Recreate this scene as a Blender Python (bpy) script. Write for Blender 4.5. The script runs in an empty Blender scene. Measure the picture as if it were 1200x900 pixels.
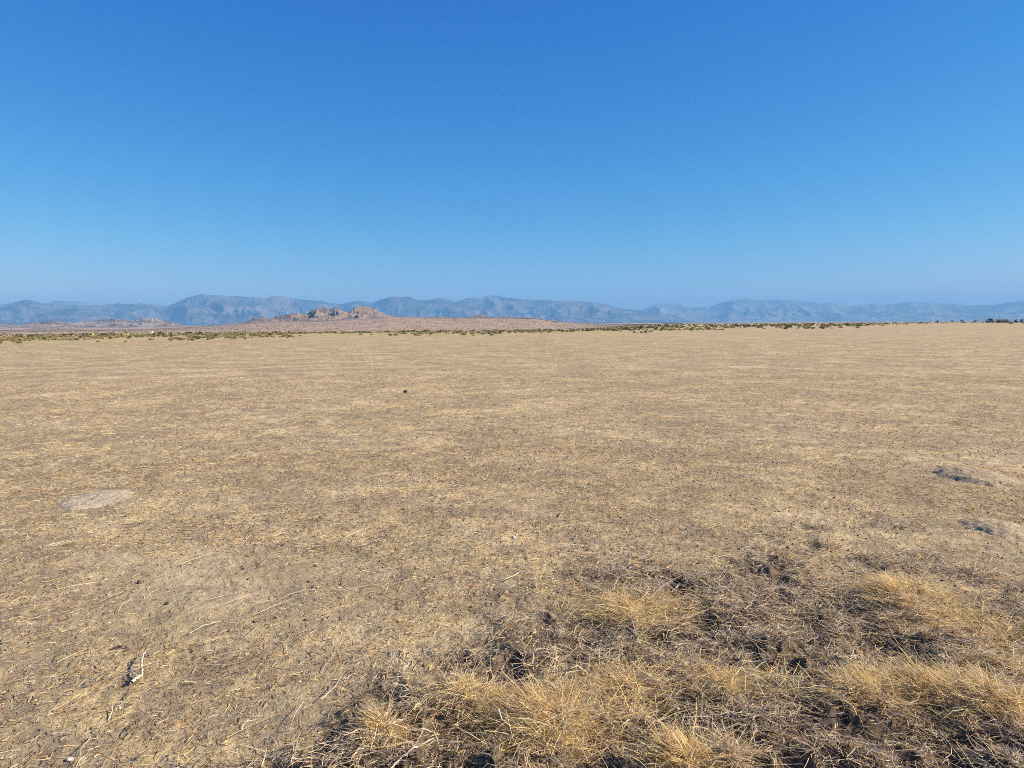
import bpy, math, random
import numpy as np
from mathutils import Matrix, Vector

rng = np.random.default_rng(7)
random.seed(7)
sc = bpy.context.scene
COL = sc.collection
R = math.radians

# ------------------------------------------------------------------ camera
F = 857.0                      # focal length in pixels of a 1200 px wide frame
CAM_Z = 1.6
PITCH, ROLL = R(4.70), R(0.33)
CM = Matrix.Rotation(R(90) - PITCH, 3, 'X') @ Matrix.Rotation(-ROLL, 3, 'Z')
cam = bpy.data.cameras.new('camera')
cam_o = bpy.data.objects.new('camera', cam)
COL.objects.link(cam_o)
cam_o.matrix_world = Matrix.Translation((0, 0, CAM_Z)) @ CM.to_4x4()
cam.sensor_width = 36
cam.lens = 36 * F / 1200
cam.clip_start, cam.clip_end = 0.05, 200000
sc.camera = cam_o
CMN = np.array(CM)


def ray(px, py):
    """azimuth (0 = straight ahead, + = right) and elevation of a photo pixel"""
    px, py = np.asarray(px, float), np.asarray(py, float)
    d = np.stack([(px - 600) / F, (450 - py) / F, -np.ones_like(px)], -1) @ CMN.T
    return np.arctan2(d[..., 0], d[..., 1]), np.arctan2(d[..., 2], np.hypot(d[..., 0], d[..., 1]))


def on_ground(px, py, z=0.0):
    a, e = ray(px, py)
    r = (CAM_Z - z) / np.tan(-e)
    return r * np.sin(a), r * np.cos(a)


def to_px(x, y, z=0.0):
    v = np.stack([np.asarray(x, float), np.asarray(y, float), np.full_like(np.asarray(x, float), 0) + z - CAM_Z], -1) @ CMN
    w = np.where(v[..., 2] < -1e-3, -v[..., 2], 1e-3)
    return 600 + F * v[..., 0] / w, 450 - F * v[..., 1] / w


def px_of_az(a):
    return 600 + F * np.tan(np.clip(a, -1.35, 1.35))


# ------------------------------------------------------------------ noise
def _hash(ix, iy, s):
    h = (ix.astype(np.int64) * 374761393 + iy.astype(np.int64) * 668265263 + s * 1442695041) & 0xFFFFFFFF
    h = ((h ^ (h >> 13)) * 1274126177) & 0xFFFFFFFF
    h = ((h ^ (h >> 16)) * 2246822519) & 0xFFFFFFFF
    return ((h ^ (h >> 15)) & 0xFFFF) / 65535.0


def vnoise(x, y, s=0):
    x, y = np.asarray(x, float), np.asarray(y, float)
    ix, iy = np.floor(x), np.floor(y)
    fx, fy = x - ix, y - iy
    fx, fy = fx ** 3 * (fx * (6 * fx - 15) + 10), fy ** 3 * (fy * (6 * fy - 15) + 10)
    a, b = _hash(ix, iy, s), _hash(ix + 1, iy, s)
    c, d = _hash(ix, iy + 1, s), _hash(ix + 1, iy + 1, s)
    return (a + (b - a) * fx) * (1 - fy) + (c + (d - c) * fx) * fy


def fbm(x, y, s=0, oct=4, gain=.5):
    t, a, n = 0.0, 1.0, 0.0
    for k in range(oct):
        t = t + a * vnoise(x, y, s + k)
        n += a
        a *= gain
        x, y = 1.87 * x + .77 * y + 3.1, 1.87 * y - .77 * x + 1.7
    return t / n


def ridged(x, y, s=0, oct=4, gain=.55):
    t, a, n, w = 0.0, 1.0, 0.0, 1.0
    for k in range(oct):
        v = (1 - np.abs(2 * vnoise(x, y, s + k) - 1)) ** 1.6
        t = t + a * v * w
        w = np.clip(v * 1.6, 0, 1)
        n += a
        a *= gain
        x, y = 1.87 * x + .77 * y + 3.1, 1.87 * y - .77 * x + 1.7
    return t / n


def sstep(a, b, x):
    t = np.clip((np.asarray(x, float) - a) / (b - a), 0, 1)
    return t * t * (3 - 2 * t)


def interp(x, pts):
    p = np.array(pts, float)
    return np.interp(x, p[:, 0], p[:, 1])


# ------------------------------------------------------------------ object helpers
def mesh_np(name, v, faces, mat, cols=None, smooth=False, link=True):
    """faces: (n,k) int array with k = 3 or 4; cols: (nv,4) point colours"""
    me = bpy.data.meshes.new(name)
    v = np.ascontiguousarray(v, np.float32)
    f = np.ascontiguousarray(faces, np.int32)
    n, k = f.shape
    me.vertices.add(len(v)); me.vertices.foreach_set('co', v.ravel())
    me.loops.add(n * k); me.loops.foreach_set('vertex_index', f.ravel())
    me.polygons.add(n)
    me.polygons.foreach_set('loop_start', np.arange(0, n * k, k, dtype=np.int32))
    me.polygons.foreach_set('use_smooth', np.full(n, smooth, dtype=bool))
    if cols is not None:
        at = me.color_attributes.new('col', 'FLOAT_COLOR', 'POINT')
        at.data.foreach_set('color', np.ascontiguousarray(cols, np.float32).ravel())
    me.update(calc_edges=True)
    me.materials.append(mat)
    o = bpy.data.objects.new(name, me)
    if link:
        COL.objects.link(o)
    return o


def tag(o, label=None, cat=None, group=None, kind=None):
    if label: o['label'] = label
    if cat: o['category'] = cat
    if group: o['group'] = group
    if kind: o['kind'] = kind
    return o


def empty(name, loc, rz=0.0):
    o = bpy.data.objects.new(name, None)
    o.empty_display_size = .2
    o.location = loc
    o.rotation_euler = (0, 0, rz)
    COL.objects.link(o)
    return o


# ------------------------------------------------------------------ materials
class NT:
    def __init__(self, name):
        self.m = bpy.data.materials.new(name)
        self.m.use_nodes = True
        self.t = self.m.node_tree
        self.b = self.t.nodes['Principled BSDF']
        self.b.inputs['Roughness'].default_value = .9
        self.b.inputs['Specular IOR Level'].default_value = .15

    def n(self, typ, **kw):
        o = self.t.nodes.new(typ)
        for k, v in kw.items():
            setattr(o, k, v)
        return o

    def l(self, a, b):
        self.t.links.new(a, b)

    def val(self, sock, v):
        if isinstance(v, bpy.types.NodeSocket):
            self.l(v, sock)
        elif isinstance(v, (tuple, list)) and len(v) == 3 and sock.type == 'RGBA':
            sock.default_value = (*v, 1)
        else:
            sock.default_value = v

    def obj(self):
        return self.n('ShaderNodeTexCoord').outputs['Object']

    def noise(self, vec, scale, detail=4, rough=.55, dist=0.0):
        o = self.n('ShaderNodeTexNoise')
        self.l(vec, o.inputs['Vector'])
        o.inputs['Scale'].default_value = scale
        o.inputs['Detail'].default_value = detail
        o.inputs['Roughness'].default_value = rough
        o.inputs['Distortion'].default_value = dist
        return o.outputs['Fac']

    def ramp(self, x, a, b, lo=0.0, hi=1.0):
        o = self.n('ShaderNodeMapRange')
        o.interpolation_type = 'SMOOTHSTEP'
        self.val(o.inputs['Value'], x)
        for i, v in zip(('From Min', 'From Max', 'To Min', 'To Max'), (a, b, lo, hi)):
            o.inputs[i].default_value = v
        return o.outputs['Result']

    def math(self, op, a, b=0.0):
        o = self.n('ShaderNodeMath', operation=op)
        self.val(o.inputs[0], a)
        self.val(o.inputs[1], b)
        return o.outputs[0]

    def mix(self, f, a, b):
        o = self.n('ShaderNodeMix', data_type='RGBA')
        self.val(o.inputs[0], f)
        self.val(o.inputs[6], a)
        self.val(o.inputs[7], b)
        return o.outputs[2]

    def attr(self, name='col'):
        o = self.n('ShaderNodeAttribute', attribute_name=name)
        s = self.n('ShaderNodeSeparateColor')
        self.l(o.outputs['Color'], s.inputs[0])
        return s.outputs[0], s.outputs[1], s.outputs[2], o.outputs['Alpha'], o.outputs['Color']

    def bump(self, h, dist, prev=None, strength=1.0):
        o = self.n('ShaderNodeBump')
        o.inputs['Strength'].default_value = strength
        o.inputs['Distance'].default_value = dist
        self.l(h, o.inputs['Height'])
        if prev is not None:
            self.l(prev, o.inputs['Normal'])
        return o.outputs['Normal']

    def done(self, col, normal=None):
        self.val(self.b.inputs['Base Color'], col)
        if normal is not None:
            self.l(normal, self.b.inputs['Normal'])
        return self.m


def ground_material():
    t = NT('desert_ground')
    P = t.obj()
    pink, scrub, dense, bare, _ = t.attr()
    big = t.noise(P, .035, 4, .6)
    mid = t.noise(P, .7, 6, .62)
    clump = t.noise(P, 3.2, 7, .68, .4)
    crumb = t.noise(P, 22, 5, .7)
    fine = t.noise(P, 95, 3, .7)
    rust = t.noise(P, 7.5, 5, .7, .8)
    grit = t.n('ShaderNodeTexVoronoi', feature='F1')
    t.l(P, grit.inputs['Vector']); grit.inputs['Scale'].default_value = 130
    soil = t.mix(t.ramp(fine, .3, .7), (.37, .27, .155), (.53, .405, .24))
    straw = t.mix(t.ramp(crumb, .35, .65), (.58, .41, .185), (.82, .615, .32))
    cover = t.math('ADD', t.ramp(clump, .40, .62, 0, .85), t.math('MULTIPLY', t.math('SUBTRACT', mid, .5), 2.2))
    cover = t.math('MULTIPLY', t.ramp(cover, .0, .9), t.math('SUBTRACT', 1.0, bare))
    col = t.mix(cover, soil, straw)
    # dead brown leaf crumbs, rust tinted
    col = t.mix(t.math('MULTIPLY', t.ramp(rust, .55, .66, 0, .75), t.math('SUBTRACT', 1.0, bare)), col, (.27, .135, .055))
    # dark weathered litter
    dark = t.math('MULTIPLY', t.ramp(crumb, .555, .66, 0, .8), t.ramp(mid, .35, .65, .35, 1.0))
    col = t.mix(t.math('MULTIPLY', dark, t.math('SUBTRACT', 1.0, t.math('MULTIPLY', bare, .6))), col, (.085, .066, .052))
    col = t.mix(t.ramp(big, .38, .66, 0, .35), col, t.mix(.5, col, (.30, .21, .12)))
    col = t.mix(t.ramp(t.noise(P, 1.1, 6, .68), .52, .66, 0, .60), col, (.20, .135, .08))
    # tracts of orange-brown leaf litter and of grey weathered chaff
    col = t.mix(t.ramp(t.noise(P, .23, 5, .6), .53, .68, 0, .34), col, (.44, .27, .125))
    col = t.mix(t.ramp(t.noise(P, .31, 5, .65, .6), .56, .70, 0, .38), col, (.34, .285, .215))
    # drifts of pale straw and darker broken litter, at every size from metres down to hand-widths
    drift = t.ramp(t.noise(P, .55, 10, .8, .3), .36, .64)
    col = t.mix(t.math('MULTIPLY', t.math('SUBTRACT', 1.0, drift), .55), col, (.215, .155, .098))
    col = t.mix(t.math('MULTIPLY', t.ramp(drift, .55, 1.0), .30), col, (.76, .59, .36))
    # matted dark litter of the weedy corner, plus painted shade in its hollows
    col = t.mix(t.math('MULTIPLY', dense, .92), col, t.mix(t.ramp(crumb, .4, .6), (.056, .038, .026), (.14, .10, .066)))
    # scrub zone (dry yellow grass between the bushes) and pink gravel slope
    sg = t.mix(t.ramp(t.noise(P, .35, 5, .65), .42, .6), (.36, .265, .135), (.52, .40, .19))
    col = t.mix(scrub, col, sg)
    pk = t.mix(t.ramp(t.noise(P, .02, 6, .65), .35, .65), (.345, .228, .14), (.47, .325, .205))
    col = t.mix(pink, col, pk)
    # pale quartz grains
    col = t.mix(t.ramp(t.noise(P, 48, 1, .4), .76, .79, 0, .9), col, (.66, .60, .50))
    n = t.bump(clump, .055)
    n = t.bump(crumb, .016, n)
    n = t.bump(fine, .006, n)
    return t.done(col, n)


def attr_material(name, rough=.75, translucent=0.0, spec=.2):
    t = NT(name)
    c = t.attr()[4]
    v = t.noise(t.obj(), 60, 2)
    hs = t.n('ShaderNodeHueSaturation')
    t.l(c, hs.inputs['Color'])
    t.l(t.ramp(v, .3, .7, .85, 1.15), hs.inputs['Value'])
    t.b.inputs['Roughness'].default_value = rough
    t.b.inputs['Specular IOR Level'].default_value = spec
    m = t.done(hs.outputs[0])
    if translucent:
        tr = t.n('ShaderNodeBsdfTranslucent')
        t.l(hs.outputs[0], tr.inputs['Color'])
        mx = t.n('ShaderNodeMixShader')
        mx.inputs[0].default_value = translucent
        t.l(t.b.outputs[0], mx.inputs[1]); t.l(tr.outputs[0], mx.inputs[2])
        t.l(mx.outputs[0], t.t.nodes['Material Output'].inputs['Surface'])
    return m


def plain(name, a, b, scale, rough=.9, bump=0.0):
    t = NT(name)
    n = t.noise(t.obj(), scale, 5, .6)
    t.b.inputs['Roughness'].default_value = rough
    return t.done(t.mix(t.ramp(n, .35, .65), a, b), t.bump(n, bump) if bump else None)


def mountain_material(name, rock, brush, scale, lo=.42, hi=.58):
    t = NT(name)
    P = t.obj()
    n = t.noise(P, scale, 8, .66, .3)
    n2 = t.noise(P, scale * 9, 5, .65)
    slope = t.n('ShaderNodeNewGeometry').outputs['True Normal']
    sz = t.n('ShaderNodeSeparateXYZ'); t.l(slope, sz.inputs[0])
    f = t.math('ADD', n, t.math('MULTIPLY', t.math('SUBTRACT', n2, .5), .25))
    col = t.mix(t.ramp(f, lo, hi), rock, brush)
    return t.done(col)


M_ground = ground_material()
M_straw = attr_material('dry_straw', .7, .38)
M_leaf = attr_material('shrub_leaves', .8, .15)
M_stick = plain('bleached_wood', (.50, .40, .28), (.72, .62, .48), 40, .8, .002)
M_darkwood = plain('dark_wood', (.03, .024, .02), (.07, .055, .045), 30, .9, .002)
M_stone = plain('pale_stone', (.50, .45, .38), (.66, .61, .53), 60, .85, .002)
M_darkstone = plain('dark_clod', (.05, .042, .036), (.11, .09, .075), 30, .95, .004)
M_white = plain('white_paint', (.78, .78, .77), (.84, .84, .82), 1.0, .5)
M_tan = plain('tan_stucco', (.42, .33, .25), (.50, .40, .31), .8, .9)
M_roof = plain('brown_roof', (.16, .12, .10), (.22, .17, .14), 1.5, .9)
M_glass = plain('dark_glass', (.03, .035, .04), (.05, .055, .06), 1.0, .2)
M_bark = plain('bark', (.10, .075, .055), (.17, .13, .10), 6, .95)
M_pole = plain('weathered_pole', (.13, .10, .08), (.19, .15, .12), 4, .95)


def dirt_material():
    t = NT('loose_dirt')
    P = t.obj()
    a = t.noise(P, 40, 5, .7)
    b = t.noise(P, 5, 4, .6)
    col = t.mix(t.ramp(a, .3, .7), (.40, .32, .215), (.53, .43, .30))
    col = t.mix(t.ramp(b, .55, .72, 0, .7), col, (.18, .14, .10))
    n = t.bump(a, .012)
    n = t.bump(b, .03, n)
    return t.done(col, n)


M_dirt = dirt_material()
M_dulldirt = plain('dull_brown_dirt', (.33, .245, .15), (.46, .35, .215), 18, .95, .015)
M_tandirt = plain('orange_tan_dirt', (.35, .235, .13), (.52, .385, .225), 14, .95, .02)

# ------------------------------------------------------------------ the lie of the land
EDGE = [(-400, 90), (0, 92), (120, 94), (250, 97), (330, 103), (400, 109), (460, 111), (560, 114), (680, 121),
        (775, 137), (860, 171), (930, 190), (1020, 235), (1060, 480), (1100, 620), (1200, 640), (1700, 700)]
# crest line of the gravel slope in front of the hills, as photo pixels
SLOPE = [(-600, 386), (0, 386.2), (100, 386), (180, 385.2), (215, 383.6), (250, 381.6), (290, 378.2), (330, 376.6), (380, 375),
         (420, 373), (455, 370.6), (480, 371.4), (520, 372.6), (560, 372), (600, 372.4), (630, 373.4), (645, 376), (665, 377.6),
         (700, 379.4), (740, 380.2), (800, 379.6), (900, 378.6), (1200, 376.4), (1800, 374)]
DENSE = [(-300, 1010), (0, 960), (130, 925), (250, 893), (330, 868), (400, 838), (480, 800), (560, 757), (640, 716), (720, 688),
         (800, 670), (880, 656), (960, 648), (1080, 655), (1200, 690), (1500, 760)]

# (photo px of the base, half width px, height m, depth/width, blade count, lean, label)
TUFTS = [
    (1052, 706, 44, .15, .75, 1500, 'tall golden grass tuft at the back right, hollow with painted shade at its left side'),
    (1112, 738, 46, .085, .6, 800, 'thin golden grass tuft in front of the tall back tuft, above tangled grey litter'),
    (1172, 752, 44, .085, .7, 800, 'golden grass tuft at the right frame edge, behind the long grass ridge'),
    (735, 722, 52, .06, .8, 900, 'low flattened golden grass patch behind the grey litter, near two pale stalks'),
    (548, 832, 46, .11, .7, 1000, 'golden grass tuft leaning over the large hollow painted black as shade, left end of the big clump'),
    (640, 852, 74, .17, .8, 2300, 'biggest foreground clump of dry golden grass with stems spilling to the right'),
    (712, 812, 56, .08, .8, 900, 'loose golden grass patch right behind the biggest clump'),
    (455, 868, 26, .12, .8, 700, 'small isolated golden grass tuft beside a hollow with painted black shade, farthest left of the tufts'),
    (845, 808, 52, .075, .7, 1000, 'low bright golden grass tuft in front of the long forked twig'),
    (1030, 818, 46, .14, .7, 1300, 'left end tuft of the long golden grass ridge, hollow with painted shade beside it'),
    (1096, 822, 50, .14, .7, 1400, 'middle tuft of the long golden grass ridge'),
    (1164, 830, 52, .13, .7, 1400, 'right end tuft of the long golden grass ridge, reaching the frame edge'),
    (1188, 795, 40, .08, .7, 600, 'golden grass tuft behind the right end of the long grass ridge'),
    (808, 896, 58, .12, .7, 1100, 'golden grass tuft at the bottom frame edge, right of the biggest clump'),
]
TXY = []
for (px, py, hw, h, dr, n, lab) in TUFTS:
    gx, gy = on_ground(px, py)
    TXY.append((float(gx), float(gy), 1.0 * hw * float(np.hypot(gx, gy)) / F))


MOUNDS = [  # photo px of the middle, width px, depth m, height m
    (113, 585, 82, 1.05, .018), (1140, 557, 84, 1.25, .065), (1168, 618, 74, .75, .04), (490, 517, 84, 1.3, .02)]
MXY = []
for (px, py, wpx, dep, h) in MOUNDS:
    gx, gy = map(float, on_ground(px, py))
    MXY.append((gx, gy, wpx * math.hypot(gx, gy) / F, dep, h))


def mound_h(x, y):
    z, inside = 0.0, 0.0
    for gx, gy, w_, d_, h_ in MXY:
        q = np.sqrt(((x - gx) / (w_ * .5)) ** 2 + ((y - gy) / (d_ * .5)) ** 2)
        z = z + np.where(q < 1, h_ * np.clip(1 - q * q, 0, 1) ** 1.6 + .008, 0)
        inside = np.maximum(inside, sstep(1.15, .6, q))
    return z, inside


# hollows in the matted litter, open to soil that is painted dark as shade: photo px, half width px, half depth px
SHADE_HOLLOWS = [(985, 703, 34, 11), (908, 679, 20, 6), (570, 866, 42, 20), (412, 862, 42, 15), (966, 805, 34, 14), (1088, 742, 24, 9),
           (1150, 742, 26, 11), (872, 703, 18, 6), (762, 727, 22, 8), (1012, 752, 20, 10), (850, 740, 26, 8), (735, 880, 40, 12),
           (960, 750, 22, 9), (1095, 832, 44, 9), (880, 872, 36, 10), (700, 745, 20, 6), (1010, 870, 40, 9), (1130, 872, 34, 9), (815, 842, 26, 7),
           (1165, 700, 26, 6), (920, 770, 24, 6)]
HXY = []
for (px, py, hw, hd) in SHADE_HOLLOWS:
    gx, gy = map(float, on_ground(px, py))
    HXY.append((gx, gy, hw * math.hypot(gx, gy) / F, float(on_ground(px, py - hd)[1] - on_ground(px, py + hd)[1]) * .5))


def shade_hollow_at(x, y):
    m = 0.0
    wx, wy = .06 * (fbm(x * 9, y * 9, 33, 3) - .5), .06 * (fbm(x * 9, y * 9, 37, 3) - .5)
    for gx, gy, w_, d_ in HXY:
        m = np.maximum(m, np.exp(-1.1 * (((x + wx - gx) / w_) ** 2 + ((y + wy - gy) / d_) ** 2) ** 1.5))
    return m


def tuft_at(x, y):
    m = 0.0
    for (tx, ty, hw), T in zip(TXY, TUFTS):
        m = np.maximum(m, np.exp(-1.2 * (((x - tx) / hw) ** 2 + ((y - ty) / (hw * T[4])) ** 2)))
    return m


def dense_at(x, y):
    px, py = to_px(x, y)
    py = np.where(np.asarray(y) < 1.2, 1400.0, py)
    px = np.where(np.asarray(y) < 1.2, 600 + 500 * np.asarray(x), px)
    b = interp(px, DENSE)
    w = 60 * (fbm(np.asarray(x) * 2.3, np.asarray(y) * 2.3, 31, 4) - .5) * 2
    return sstep(-34, 44, py - b + w * 1.3)


def bare_at(x, y):
    # the sandy, nearly litter-free patch in the left middle of the field
    px, py = to_px(x, y)
    g = np.exp(-(((px - 250) / 190) ** 2 + ((py - 685) / 60) ** 2))
    n = fbm(np.asarray(x) * .9, np.asarray(y) * .9, 77, 4)
    return np.clip(g * 1.1 + (n - .55) * 1.2 * sstep(3, 6, np.asarray(y)) * sstep(40, 12, np.asarray(y)), 0, .9) * sstep(1.5, 2.5, np.asarray(y))


def ground_z(x, y):
    x, y = np.asarray(x, float), np.asarray(y, float)
    r = np.hypot(x, y)
    az = np.arctan2(x, y)
    px = px_of_az(az)
    px = np.where(np.abs(az) > 1.3, np.sign(az) * 2500 + 600, px)
    z = .05 * (fbm(x * .12, y * .12, 3, 3) - .5) * sstep(200, 30, r) * sstep(2, 8, r)
    z = z + .5 * (fbm(x * .02, y * .02, 5, 3) - .5) * sstep(40, 160, r) * sstep(4000, 900, r) * .35
    D = sstep(790, 640, px)
    # elevation of the slope crest
    e = np.arctan((interp(px, [(p, hz(p) - q) for p, q in SLOPE])) / F)
    zc = CAM_Z + 3000 * np.tan(e)
    edge = interp(px, EDGE)
    drop = -14.0 * D
    s1 = np.clip((r - edge * 1.35) / (1500 - edge * 1.35), 0, 1)
    s2 = sstep(1400, 3050, r) * .45 + np.clip((r - 1400) / 1650, 0, 1) * .55
    s3 = sstep(3100, 6500, r)
    und = (fbm(x * .004, y * .004, 9, 4) - .5) * 7 * sstep(900, 1900, r) * D * sstep(3000, 2500, r)
    z = z + drop * s1 + (zc - drop) * s2 * np.where(D > 0, 1, 1) * (1 - s3) - drop * s3 * 1.0 - 2.0 * s3 * 0
    z = np.where(r > 6500, np.minimum(z, 0.0), z) + und
    # small relief close by
    near = sstep(34, 14, r)
    de = dense_at(x, y)
    z = z + near * (.016 * (fbm(x * 5, y * 5, 11, 3) - .5) + .010 * (fbm(x * 24, y * 24, 12, 3) - .5))
    z = z + near * de * (.085 * (fbm(x * 3.2, y * 3.2, 13, 3) - .5) + .085 * (ridged(x * 7, y * 7, 14, 3) - .4) + .022 * (fbm(x * 40, y * 40, 15, 2) - .5))
    for (tx, ty, hw), T in zip(TXY, TUFTS):
        q = ((x - tx) / hw) ** 2 + ((y - ty) / (hw * T[4])) ** 2
        z = z + T[3] * .24 * np.exp(-q * 1.1)
    z = z - .03 * shade_hollow_at(x, y) * near
    return z


def hz(p):
    return 450 - F * math.tan(PITCH) / math.cos(0) + 0.0 - (p - 600) * math.tan(ROLL)


def build_ground():
    rs = [0.0, .25]
    r = .5
    while r < 33000:
        rs.append(r)
        r *= 1.05 if r < 2.0 else 1.0075 if r < 9 else 1.012 if r < 20 else 1.02 if r < 250 else 1.035
    rs = np.array(rs[1:])
    a1 = np.linspace(R(-41), R(41), 900)
    a2 = np.linspace(R(41), R(319), 130)[1:-1]
    az = np.concatenate([a1, a2])
    A, RR = np.meshgrid(az, rs)
    x, y = RR * np.sin(A), RR * np.cos(A)
    xf, yf = x.ravel(), y.ravel()
    z = ground_z(xf, yf)
    na, nr = len(az), len(rs)
    i = np.arange(nr - 1)[:, None] * na
    j = np.arange(na)[None, :]
    j2 = (j + 1) % na
    f = np.stack([i + j, i + na + j, i + na + j2, i + j2], -1).reshape(-1, 4)
    r = np.hypot(xf, yf)
    a = np.arctan2(xf, yf)
    px = np.where(np.abs(a) > 1.3, np.sign(a) * 2500 + 600, px_of_az(a))
    edge = interp(px, EDGE)
    wob = 1 + .25 * (fbm(xf * .03, yf * .03, 21, 3) - .5)
    scrub = sstep(.86, 1.02, r / (edge * wob))
    pink = sstep(500, 1100, r)
    col = np.stack([pink, scrub, np.maximum(dense_at(xf, yf) * (1 - .8 * tuft_at(xf, yf)), shade_hollow_at(xf, yf)) * sstep(30, 12, r), bare_at(xf, yf)], -1)  # blue channel also carries the shade painted into the hollows
    v = np.stack([xf, yf, z], -1)
    # close the small hole under the camera
    v = np.vstack([v, [[0, 0, float(z[0])]]])
    col = np.vstack([col, [[0, 0, 1, 0]]])
    c = len(v) - 1
    tri = np.stack([np.full(na, c), np.arange(na), (np.arange(na) + 1) % na, (np.arange(na) + 1) % na], -1)
    o = mesh_np('ground', v, f, M_ground, col, True)
    return tag(o, kind='structure')


build_ground()


# ------------------------------------------------------------------ hills and mountains
def range_mesh(name, crest, r0, r1, rcrest, mat, seed, spur, rough, cols, rows, base_fn=None, fine=0.0, jag=0.0, soft=14, back=.35, sharp=1.0, spur_len=1.0, lift=0.0):
    """a heightfield whose skyline follows the surveyed crest; spurs run down from it"""
    crest = [(p, q) for p, q in crest]
    pxs = np.linspace(crest[0][0], crest[-1][0], cols)
    az, el = ray(pxs, interp(pxs, crest))
    jg = jag / F * (fbm(pxs * .45, pxs * 0 + 2, seed + 50, 4) - .5) * 2
    kw = max(3, int(cols * soft / (crest[-1][0] - crest[0][0])))
    ker = np.hanning(2 * kw + 1); ker /= ker.sum()
    els = np.convolve(np.pad(el, kw, mode='edge'), ker, mode='valid')
    rr = np.linspace(r0, r1, rows)
    A, RR = np.meshgrid(az, rr)
    x, y = RR * np.sin(A), RR * np.cos(A)
    arc = A * rcrest
    rc = rcrest + (fbm(arc / (spur * 2.5), arc * 0, seed + 5, 3) - .5) * (r1 - r0) * .18
    t = np.where(RR < rc, (RR - r0) / (rc - r0), 1 - (RR - rc) / (r1 - rc) * (1 - back))
    t = np.clip(t, 0, 1)
    wc = t ** 5
    E = els[None] * (1 - wc) + (el + jg)[None] * wc
    H = CAM_Z + rc * np.tan(E)
    base = base_fn(x, y) if base_fn else 0.0
    H = np.maximum(H - base, 0)
    n = ridged(arc / spur + .35 * fbm(RR / spur, arc / spur, seed, 2), RR / (spur * 3.0 * spur_len), seed + 10, 5)
    n = np.clip((n - .12) / .62, 0, 1)
    prof = t ** sharp
    z = H * prof * (1 - rough * (1 - n) * (1 - t ** 3) * 1.0)
    if fine:
        z = z + H * fine * (ridged(arc / (spur * .3), RR / (spur * .8), seed + 30, 4) - .55) * np.clip(t * 2.2, 0, 1) * (1 - .65 * t ** 4)
    z = z + base + lift
    v = np.stack([x.ravel(), y.ravel(), z.ravel()], -1)
    i = np.arange(rows - 1)[:, None] * cols
    j = np.arange(cols - 1)[None, :]
    f = np.stack([i + j, i + j + 1, i + cols + j + 1, i + cols + j], -1).reshape(-1, 4)
    return tag(mesh_np(name, v, f, mat, None, True), kind='structure')


MAIN = [(-320, 366), (-200, 361), (-120, 358), (-60, 359), (0, 357), (12, 355), (20, 353), (30, 351.2), (40, 353), (55, 356), (70, 357), (100, 357),
        (120, 357.5), (130, 356), (140, 355.5), (150, 356), (165, 355.5), (178, 356), (188, 358), (195, 359.2), (200, 357.5),
        (210, 353), (220, 348.5), (230, 345.5), (238, 344), (248, 345.8), (256, 345.3), (265, 347.2), (280, 346.2), (288, 348),
        (300, 349), (312, 349), (318, 347.5), (327, 345.8), (335, 348), (350, 350.5), (365, 352), (378, 352.5), (390, 355),
        (398, 356.5), (410, 353.5), (421, 352.2), (432, 354), (438, 354.5), (440, 353), (448, 350), (458, 348), (465, 347.5),
        (470, 348), (478, 347), (484, 349), (492, 351.5), (498, 352.2), (506, 350), (515, 348.7), (524, 350.5), (534, 354.2),
        (540, 352), (548, 349.5), (558, 348), (564, 348.5), (572, 346), (580, 346.3), (588, 347.5), (598, 349), (610, 350),
        (622, 351.3), (640, 351.6), (660, 352.2), (672, 351.8), (685, 353), (695, 353.5), (705, 355.5), (718, 358.5),
        (732, 361.5), (745, 363.5), (765, 367), (790, 372), (830, 379)]
EAST = [(700, 372), (735, 364), (745, 362.8), (753, 362), (760, 359.5), (770, 356.5), (778, 356), (785, 355), (795, 356), (803, 358.5),
        (815, 360), (822, 359.5), (832, 359.5), (842, 355), (852, 352.2), (862, 351), (875, 349.5), (885, 351.5), (892, 352),
        (905, 351), (925, 351), (935, 353), (950, 354), (962, 355.5), (968, 355), (975, 355), (985, 357), (995, 358.8),
        (1005, 357.5), (1015, 356.8), (1025, 355.3), (1035, 357), (1055, 355), (1070, 353.2), (1080, 354.2), (1092, 352.8),
        (1100, 354), (1115, 355.5), (1130, 356.8), (1150, 357.5), (1165, 358), (1200, 358), (1300, 358), (1450, 356), (1600, 362)]
FARL = [(40, 362), (56, 355), (62, 352.5), (75, 352), (90, 352.5), (97, 354), (105, 357), (130, 362)]
FARR = [(1120, 362), (1150, 358.2), (1165, 357), (1180, 354.5), (1200, 351.5), (1250, 349), (1300, 352), (1400, 350), (1550, 360)]
LOWL = [(-300, 384), (-120, 380), (-60, 378), (0, 379), (20, 380.5), (35, 378.5), (45, 377.5), (55, 375.5), (63, 375), (75, 378), (90, 377.5), (105, 376.5),
        (115, 375), (125, 374.3), (135, 373.2), (145, 375), (155, 375.5), (165, 373), (172, 371.8), (180, 373.5), (190, 375), (200, 376.5),
        (208, 379), (215, 381), (224, 384)]
KNOLL = [(20, 387.5), (40, 384), (47, 382.6), (52, 384), (60, 384.2), (68, 382.2), (75, 381), (82, 382), (90, 384), (104, 387.5)]
BUTTE = [(276, 381), (285, 378), (290, 376.5), (295, 373.5), (299, 372), (305, 372.8), (310, 371.3), (316, 374), (322, 371), (330, 369.5), (338, 369),
         (343, 367.5), (348, 366), (353, 368), (360, 367.5), (366, 363.8), (372, 361.5), (379, 360.2), (386, 361.5), (393, 361), (400, 363),
         (407, 366.8), (412, 362.5), (418, 360), (426, 358.5), (432, 359.5), (440, 362.4), (448, 366), (453, 369), (460, 370.6), (470, 373)]
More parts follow.
